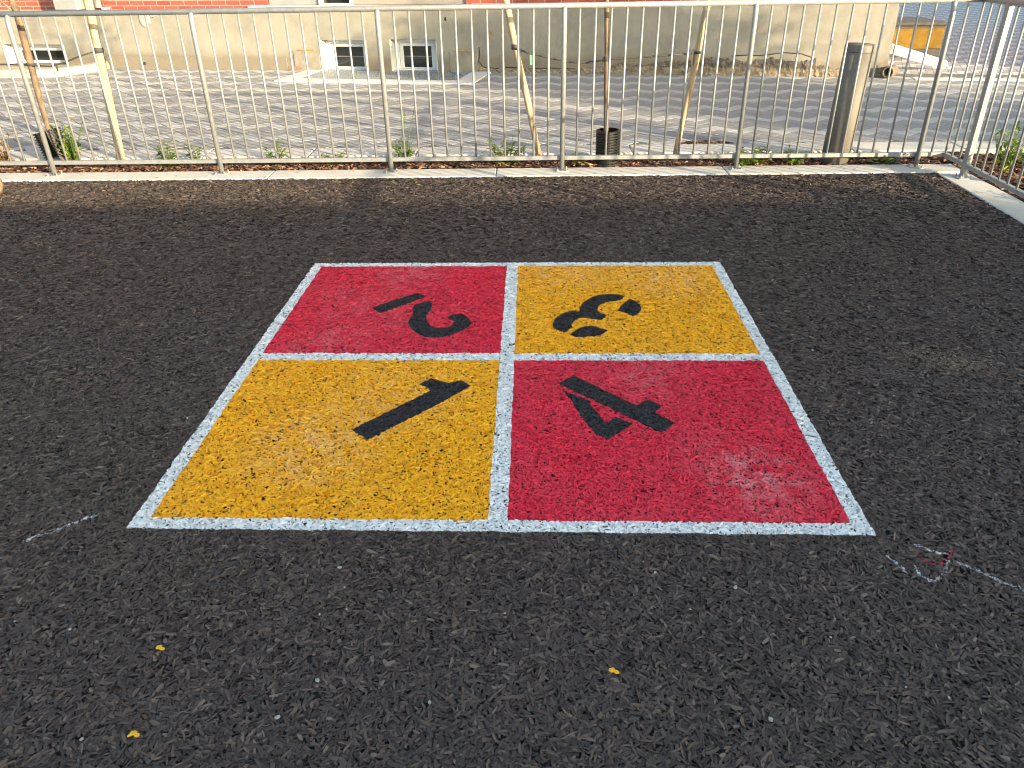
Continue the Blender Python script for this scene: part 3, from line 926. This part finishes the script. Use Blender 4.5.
# light wells in front of the basement windows
lw = empty('light_well', WO, WA)
tag(lw, 'flush steel grating with pale stone kerb in front of the paired basement windows', 'light well')
MB().box(5.62, 8.62, 0.92, 1.17, 0.0, 0.058, 0.006).box(8.36, 8.62, 0.02, 0.918, 0.0, 0.058, 0.006).box(5.62, 5.92, 0.02, 0.918, 0.0, 0.058, 0.006).build('kerb', m_kerb, lw)
m_ = MB()
for i in range(62):
    u_ = 5.93 + i * 0.0393
    m_.box(u_, u_ + 0.012, 0.03, 0.915, 0.035, 0.052)
for vv in (0.03, 0.25, 0.47, 0.69, 0.90): m_.box(5.925, 8.355, vv, vv + 0.014, 0.034, 0.0505)
m_.build('grating', m_grate, lw)
MB().box(5.92, 8.36, 0.03, 0.918, 0.028, 0.034).build('well_bottom', m_grate, lw)
lw2 = empty('light_well', WO, WA)
tag(lw2, 'raised beige concrete kerb curving round the basement window at the far left', 'light well')
m_ = MB()
path = [(12.25, 0.03), (12.27, 0.5), (12.42, 0.83), (12.75, 1.0), (13.2, 1.05), (14.0, 1.06), (16.0, 1.06)]
prof = [(-0.11, 0.0), (-0.11, 0.12), (-0.085, 0.15), (0.085, 0.15), (0.11, 0.12), (0.11, 0.0)]
rings = []
for i, (a_, c_) in enumerate(path):
    q0, q1 = Vector(path[max(i - 1, 0)]), Vector(path[min(i + 1, len(path) - 1)])
    d_ = (q1 - q0).normalized(); nn = Vector((-d_.y, d_.x))
    rings.append([m_.bm.verts.new((a_ + nn.x * p_, c_ + nn.y * p_, z_)) for p_, z_ in prof])
for r0, r1 in zip(rings[:-1], rings[1:]):
    for j in range(5): m_.bm.faces.new((r0[j], r1[j], r1[j + 1], r0[j + 1]))
m_.bm.faces.new(rings[0]); m_.bm.faces.new(rings[-1])
m_.build('kerb', m_beige, lw2)
MB().quad((12.35, 0.02, 0.05), (16, 0.02, 0.05), (16, 0.96, 0.05), (12.6, 0.9, 0.05)).build('well_bottom', m_beige, lw2)

# ochre block, fallen downspout, drain end beyond the corner
oc = empty('low_wall', (0, 0, 0))
tag(oc, 'low concrete wall with a worn ochre painted face beyond the building corner', 'low wall')
MB().box(4.9, 6.66, 10.5, 11.5, 0.03, 0.50, 0.015).build('wall_body', m_conc, oc)
MB().box(4.9, 6.64, 10.485, 10.497, 0.16, 0.46, 0.004).build('painted_face', m_ochre, oc)
MB().box(4.88, 6.67, 10.48, 11.54, 0.502, 0.55, 0.01).build('coping', m_conc, oc)
p0, p1 = Vector((4.99, 8.45, 0.40)), Vector((6.05, 8.98, 0.105))
m_ = MB(); m_.tube([p0, p1], 0.062, 4)
o = m_.build('white_downspout', m_white)
tag(o, 'square white downspout pipe slanting from the building corner down to the paving', 'downspout')
for f_ in o.data.polygons: f_.use_smooth = False
m_ = MB()
c0 = Vector(on_ground(890, 70, 0.04)); c0 = wl(-0.02, 0.10, 0.125); ax = Vector((-0.62, -0.78, 0)).normalized()
prof = [(0.052, -0.16), (0.072, -0.16), (0.072, 0.02), (0.078, 0.02), (0.078, 0.07), (0.056, 0.07), (0.056, -0.1)]
m_.lathe(prof, 20, cap=True)
m_.bm.normal_update()
o = m_.build('drain_pipe', m_clay)
MB().lathe([(0.052, 0.0), (0.0, 0.001)], 20, (0, 0, -0.02), cap=False).build('bore_shade', m_dark, o); o.location = c0; o.rotation_euler = ax.to_track_quat('Z', 'Y').to_euler()  # dark disc paints the shade inside the pipe bore
tag(o, 'short brown round drain pipe end at the foot of the building corner', 'drain pipe')

# ------------------------------------------------------------------ young trees, stakes, ties, root guards
def leaves(name, cen, rad, n_, size, mat, parent, seed, clump=0.35, hole=0.0, flat=1.0):
    g = np.random.default_rng(seed)
    nc = max(4, n_ // 45)
    cc = g.normal(0, 1, (nc, 3)); cc /= np.linalg.norm(cc, axis=1)[:, None]; cc *= g.uniform(0.25, 1.0, (nc, 1)) ** 0.6
    idx = g.integers(0, nc, n_)
    P = cc[idx] + g.normal(0, clump * 0.45, (n_, 3))
    P = np.array(cen) + P * np.array(rad)
    a1 = g.normal(0, 1, (n_, 3)); a1[:, 2] *= 0.5; a1 /= np.linalg.norm(a1, axis=1)[:, None]
    b1 = np.cross(a1, g.normal(0, 1, (n_, 3))); b1 /= np.linalg.norm(b1, axis=1)[:, None]
    s = size * g.uniform(0.6, 1.3, (n_, 1))
    Vv = np.stack([P - a1 * s, P - b1 * s * 0.42, P + a1 * s, P + b1 * s * 0.42], 1)
    return link_mesh(name, np_mesh(name, Vv, np.arange(n_ * 4).reshape(-1, 4), g.uniform(0, 1, n_)), mat, parent)


def young_tree(pts, rads, branches, label, cen, seed):
    t_ = empty('young_tree', pts[0]); base = Vector(pts[0])
    tag(t_, label, 'tree', 'young staked trees in the planting bed')
    m_ = MB(); m_.tube([Vector(p) - base for p in pts], rads, 10)
    for (a_, b_, c_, r_) in branches: m_.tube([Vector(a_) - base, Vector(b_) - base, Vector(c_) - base], [r_, r_ * .7, r_ * .35], 7)
    tr = m_.build('trunk', m_trunk, t_)
    leaves('crown', Vector(cen) - base, (0.55, 0.55, 0.75), 700, 0.035, m_leaf, t_, seed)
    return t_


young_tree([(0.735, 3.70, -0.05), (0.727, 3.725, 0.3), (0.718, 3.765, 0.62), (0.712, 3.80, 0.9), (0.692, 3.80, 1.31), (0.68, 3.81, 2.0), (0.70, 3.8, 3.3)], [0.024, 0.021, 0.023, 0.019, 0.021, 0.017, 0.008],
           [((0.68, 3.81, 1.95), (0.5, 3.75, 2.3), (0.35, 3.7, 2.7)), ((0.69, 3.81, 2.2), (0.9, 3.9, 2.6), (1.05, 3.95, 2.9)), ((0.7, 3.8, 2.6), (0.6, 4.0, 2.9), (0.5, 4.1, 3.2))] and
           [((0.68, 3.81, 1.95), (0.5, 3.75, 2.3), (0.35, 3.7, 2.7), .009), ((0.69, 3.81, 2.2), (0.9, 3.9, 2.6), (1.05, 3.95, 2.9), .009), ((0.7, 3.8, 2.6), (0.6, 4.0, 2.9), (0.5, 4.1, 3.2), .008)],
           'slim staked young tree rising from an upright black root pipe', (0.68, 3.8, 2.9), 31)
young_tree([(-4.31, 3.92, -0.05), (-4.36, 3.90, 0.3), (-4.355, 3.90, 0.6), (-4.335, 3.90, 0.95), (-4.325, 3.90, 1.3), (-4.40, 3.9, 1.75), (-4.45, 3.9, 3.2)], [0.024, 0.022, 0.026, 0.031, 0.028, 0.02, 0.008],
           [((-4.33, 3.90, 1.26), (-4.42, 3.88, 1.37), (-4.75, 3.85, 1.75), .012), ((-4.40, 3.9, 1.75), (-4.2, 3.95, 2.2), (-4.0, 4, 2.6), .01), ((-4.42, 3.9, 2.1), (-4.6, 4, 2.5), (-4.7, 4.1, 2.8), .009)],
           'forked young tree leaning in a split black ribbed root guard at far left', (-4.42, 3.9, 2.8), 32)


def stake(a_, b_, r_, label):
    m_ = MB(); a_, b_ = Vector(a_), Vector(b_)
    pts = [a_.lerp(b_, i / 8) + Vector((random.uniform(-.004, .004), random.uniform(-.004, .004), 0)) for i in range(9)]
    m_.tube(pts, [r_ * random.uniform(0.9, 1.06) for _ in pts], 10)
    tag(m_.build('wooden_stake', m_wood), label, 'stake', 'wooden stakes holding the young trees')


def ext(a_, b_, zt):
    a_, b_ = Vector(a_), Vector(b_); return a_ + (b_ - a_) * ((zt - a_.z) / (b_.z - a_.z))


stake((0.165, 3.9, -0.06), ext((0.16, 3.9, 0), (-0.14, 3.9, 1.32), 1.75), 0.029, 'pale wooden stake leaning left, tied to the middle tree by a long drooping strap')
stake((1.352, 3.8, -0.06), ext((1.36, 3.8, 0), (1.52, 3.8, 1.3), 1.75), 0.027, 'pale wooden stake leaning right, between the black root pipe and the bollard')
stake((-3.755, 3.9, -0.06), ext((-3.75, 3.9, 0.03), (-3.68, 3.9, 1.36), 1.75), 0.037, 'thick pale wooden stake beside the forked tree at far left')


def tie(pts, label, loops, hang=None):
    t_ = empty('tree_tie', pts[0]); b_ = Vector(pts[0])
    tag(t_, label, 'tree tie', 'rubber ties between stakes and trees')
    MB().tube([Vector(p) - b_ for p in pts], 0.0075, 6).build('strap', m_rope, t_)
    for (p, r_, h_) in loops:
        MB().lathe([(r_, -h_), (r_ + .006, -h_ * .8), (r_ + .006, h_ * .8), (r_, h_)], 14).build('loop', m_rope, t_).location = Vector(p) - b_
    for (p, w_, l_, mt) in hang or []:
        MB().box(-w_, w_, -0.002, 0.002, -l_, 0).build('hanging_tag', mt, t_).location = Vector(p) - b_


tie([(-0.07, 3.87, 0.95), (0.06, 3.865, 0.905), (0.22, 3.855, 0.87), (0.40, 3.84, 0.835), (0.55, 3.83, 0.83), (0.70, 3.80, 0.85)], 'thin dark strap with green tag from left leaning stake to middle tree',
    [((-0.062, 3.9, 0.955), 0.030, 0.022)], [((0.075, 3.863, 0.90), 0.014, 0.085, m_green)])
tie([(0.56, 3.83, 0.835), (0.72, 3.782, 0.86), (0.95, 3.785, 0.87), (1.2, 3.785, 0.885), (1.46, 3.78, 0.90)], 'twisted dark strap from middle tree to right leaning stake',
    [((1.472, 3.8, 0.905), 0.028, 0.010), ((0.714, 3.803, 0.86), 0.023, 0.02)], [((1.43, 3.77, 0.93), 0.012, 0.12, m_rope), ((0.86, 3.783, 0.865), 0.006, 0.09, m_rope)])
tie([(-3.72, 3.86, 0.965), (-3.86, 3.86, 0.93), (-4.0, 3.865, 0.885), (-4.15, 3.87, 0.85), (-4.33, 3.868, 0.862), (-4.5, 3.88, 0.87), (-4.9, 3.88, 0.87)], 'dark strap from thick left stake past the forked tree',
    [((-3.702, 3.9, 0.972), 0.038, 0.022), ((-4.343, 3.9, 0.865), 0.03, 0.012)], [((-4.52, 3.87, 0.87), 0.010, 0.06, m_rope), ((-4.09, 3.86, 0.86), 0.007, 0.05, m_rope)])


def ribbed(loc, rad, h_, a0, a1, tilt, label, n_=30):
    m_ = MB(); prof = []
    k_ = int(h_ / 0.0225)
    for i in range(k_):
        z_ = i * h_ / k_; s_ = h_ / k_
        prof += [(rad - .006, z_), (rad - .006, z_ + s_ * .38), (rad + .007, z_ + s_ * .5), (rad + .007, z_ + s_ * .88)]
    prof.append((rad - .006, h_))
    for (pr, off) in ((prof, 0.0), (prof[::-1], -0.006)):
        rings_ = [[m_.bm.verts.new(((r_ + off) * math.cos(a0 + (a1 - a0) * j / n_), (r_ + off) * math.sin(a0 + (a1 - a0) * j / n_), z_)) for j in range(n_ + 1)] for r_, z_ in pr]
        for r0, r1 in zip(rings_[:-1], rings_[1:]):
            for j in range(n_): m_.bm.faces.new((r0[j], r0[j + 1], r1[j + 1], r1[j]))
        if off == 0: outer = rings_
    o_ = m_.build('root_guard', m_black); o_.location = loc; o_.rotation_euler = tilt
    return tag(o_, label, 'root guard', 'black ribbed root guards')


ribbed((0.748, 3.685, -0.06), 0.098, 0.365, 0, 2 * math.pi, (R(1), R(-1), 0), 'upright black ribbed pipe around the middle tree trunk')
ribbed((-4.30, 3.88, -0.06), 0.115, 0.37, R(-60), R(250), (R(-4), R(-14), 0), 'leaning split black ribbed sleeve around the forked tree at far left')


# ------------------------------------------------------------------ weeds in the bed
def weed(x_, y_, h_, spread, n_, label, mat=None, upright=0.5, tall=None, seed=0):
    g = random.Random(seed + int(1000 * abs(x_)))
    h_ *= 1.25; n_ = int(n_ * 1.5)
    t_ = empty('weed', (x_, y_, -0.02))
    tag(t_, label, 'weed', 'weeds in the planting bed')
    vs, qs, rn = [], [], []

    def blade(b0, dir_, l_, w_):
        d = Vector(dir_).normalized(); sdv = d.cross(Vector((0, 0, 1)))
        if sdv.length < .05: sdv = Vector((1, 0, 0))
        sdv.normalize()
        r0 = g.random()
        pts = []
        for i in range(4):
            t1 = i / 3
            p = b0 + d * l_ * t1 + Vector((0, 0, -l_ * 0.35 * t1 * t1))
            ww = w_ * (0.35, 1.0, 0.8, 0.08)[i]
            pts.append((p - sdv * ww, p + sdv * ww))
        k0 = len(vs)
        for a_, b_ in pts: vs.extend([tuple(a_), tuple(b_)])
        for i in range(3): qs.append((k0 + 2 * i, k0 + 2 * i + 1, k0 + 2 * i + 3, k0 + 2 * i + 2)); rn.append(r0)

    stems = MB()
    ns = max(3, n_ // 7)
    for s_ in range(ns):
        an = g.uniform(0, 6.28); rr_ = spread * math.sqrt(g.random())
        hh = h_ * g.uniform(0.55, 1.0)
        tip = Vector((math.cos(an) * rr_, math.sin(an) * rr_ * 0.7, hh))
        stems.tube([Vector((tip.x * .15, tip.y * .15, 0)), tip * 0.5 + Vector((0, 0, hh * .12)), tip], [0.0035, 0.003, 0.0015], 5)
        for q in range(n_ // ns):
            f = g.uniform(0.25, 1.0)
            b0 = Vector((tip.x * .15, tip.y * .15, 0)).lerp(tip, f)
            a2 = g.uniform(0, 6.28)
            blade(b0, (math.cos(a2), math.sin(a2), upright * g.uniform(0.2, 1.6)), g.uniform(0.04, 0.075) * (0.8 + h_ * 1.2), g.uniform(0.009, 0.017))
    if tall:
        for (tx, ty, th) in tall:
            stems.tube([(0, 0, 0), (tx * .4, ty * .4, th * .5), (tx, ty, th)], [0.0035, 0.003, 0.002], 5)
            for q in range(12):
                f = g.uniform(.35, 1); a2 = g.uniform(0, 6.28)
                blade(Vector((tx * f, ty * f, th * f)), (math.cos(a2), math.sin(a2), .5), g.uniform(.025, .045), .007)
    stems.build('stem', mat or m_weed, t_)
    me = np_mesh('foliage', vs, qs, rn); link_mesh('foliage', me, mat or m_weed, t_)
    a_ = t_.children[0].data.attributes.new('rnd', 'FLOAT', 'FACE'); a_.data.foreach_set('value', np.full(len(t_.children[0].data.polygons), .5, np.float32))
    return t_


weed(-4.13, 3.80, 0.30, 0.13, 90, 'bushy yellow-green weed beside the leaning root guard', upright=1.3, tall=[(0.12, 0.1, 0.42), (-0.10, 0.1, 0.40)], seed=1)
weed(-3.22, 3.68, 0.20, 0.16, 80, 'low green weed between the first two fence posts from the left', seed=2)
weed(-3.00, 3.84, 0.16, 0.12, 40, 'small sparse weed right of the low green weed at the left', seed=3)
weed(-2.25, 3.74, 0.17, 0.15, 60, 'low green weed under the fence rail behind the paired basement windows', tall=[(0.05, 0.05, 0.27)], seed=4)
weed(-1.08, 3.78, 0.20, 0.17, 70, 'weed with one tall thin leafy stalk behind a fence post', tall=[(0.12, 0.08, 0.50), (0.02, 0.1, 0.46)], seed=5)
weed(-0.13, 3.72, 0.22, 0.22, 120, 'broad leafy green weed left of the leaning stake at the middle', seed=6)
weed(0.45, 3.70, 0.12, 0.16, 50, 'very low weed left of the upright black root pipe', seed=7)
weed(-4.80, 3.80, 0.24, 0.14, 90, 'dry tan and orange leafed plant at the far left end of the bed', m_dry, seed=8)
weed(1.98, 3.64, 0.15, 0.26, 150, 'low green weed left of the bollard, in front of the curb', seed=9)
weed(2.38, 3.66, 0.13, 0.17, 80, 'small green weed touching the left side of the bollard', seed=10)
weed(3.14, 3.66, 0.09, 0.2, 70, 'tiny green weed right of the bollard near the fence corner', seed=11)
weed(3.95, 3.25, 0.34, 0.13, 80, 'tall yellow-green grassy weed just behind the side fence', upright=2.2, seed=12)
weed(4.02, 2.80, 0.30, 0.14, 80, 'tall green weed behind the side fence, closest to the right edge', upright=1.8, seed=13)
weed(4.25, 3.62, 0.14, 0.2, 60, 'low weed by the curb beyond the side fence', seed=14)
weed(-1.72, 3.72, 0.13, 0.14, 60, 'low leafy weed midway between two fence posts, left of the tall-stalked weed', seed=16)
weed(3.82, 2.45, 0.10, 0.2, 60, 'flat low weed hugging the white curb of the side fence', seed=15)

# ------------------------------------------------------------------ log at the left edge
m_ = MB()
m_.tube([(-0.75, 0, 0), (-0.6, 0, 0.004), (-0.3, 0.01, 0), (-0.04, 0, 0), (-0.015, 0, 0), (0, 0, 0)], [0.092, 0.096, 0.094, 0.09, 0.078, 0.05], 20)
o = m_.build('wooden_log', m_log); o.location = (-4.245, 2.83, 0.086); o.rotation_euler = (0, 0, R(-8))
tag(o, 'round tan wooden log lying on the rubber, cut off by the left edge', 'log')

# ------------------------------------------------------------------ unseen buildings added to cast shade, and trees beyond the frame
pv = empty('shade_pavilion', (9.7, -9.9, 0))  # unseen, added and sized so its roof edge shades the court
tag(pv, 'single-storey brick building added out of view behind the viewer to shade the court', 'building')
wl_ = MB()
wl_.box(-7.3, 7.3, -2.3, 2.3, -0.1, 3.05)
wl_.build('wall', m_brick, pv)
MB().box(-7.6, 7.6, -2.5, 2.32, 3.05, 3.20, 0.01).build('roof', m_conc, pv)
for xx in (-5, -1, 3):
    f_ = MB().box(xx, xx + 1.4, 2.302, 2.34, 0.9, 2.2, 0.01).build('window', m_white, pv)
    MB().box(xx + .1, xx + 1.3, 2.342, 2.346, 1.0, 2.1).build('pane', m_glass, f_)
hb = empty('shade_block', (38.3, -2, 0))  # unseen, added to keep the far paving in shade
tag(hb, 'tall rendered apartment block added out of view on the right to shade the far paving', 'building')
MB().box(-7, 7, -9, 22, -0.1, 10).build('wall', m_render, hb)
MB().box(-7.2, 7.2, -9.1, 22.1, 10, 10.3, 0.02).build('roof', m_conc, hb)


def big_tree(loc, trunk_h, cen, rad, n_, size, label, seed, name='shade_tree'):
    t_ = empty(name, loc); tag(t_, label, 'tree', 'trees beyond the right edge')
    m_ = MB(); c_ = Vector(cen)
    m_.tube([(0, 0, -0.1), (0.03, 0.02, trunk_h * .5), (0, 0, trunk_h), tuple(c_ + Vector((0, 0, rad[2] * .6)))], [0.11, 0.09, 0.075, 0.02], 10)
    g = random.Random(seed)
    for i in range(7):
        a_ = 6.28 * i / 7 + g.random()
        e_ = c_ + Vector((math.cos(a_) * rad[0] * .8, math.sin(a_) * rad[1] * .8, rad[2] * g.uniform(-.3, .6)))
        s_ = Vector((0, 0, trunk_h * g.uniform(.85, 1.15)))
        m_.tube([s_, s_.lerp(e_, .5) + Vector((0, 0, .15)), e_], [0.04, 0.025, 0.008], 6)
    m_.build('trunk', m_trunk, t_)
    leaves('crown', cen, rad, n_, size, m_leaf, t_, seed, clump=0.45)


big_tree((15.3, -3.55, 0), 2.2, (0, 0, 3.75), (1.5, 1.5, 1.3), 9500, 0.10, 'leafy shade tree off to the right that dapples the paving', 41)
big_tree((19.0, 1.2, 0), 2.2, (0, 0, 4.3), (1.2, 1.2, 1.2), 1500, 0.09, 'thin-crowned tree farther off to the right beyond the shade tree', 42)
big_tree((9.4, -2.9, 0), 0.9, (0, 0, 1.45), (0.55, 0.55, 0.65), 420, 0.05, 'small open shrub-like tree added out of view to stripe the lit rubber with shade', 43)  # unseen, shaped to throw shade stripes across the lit band
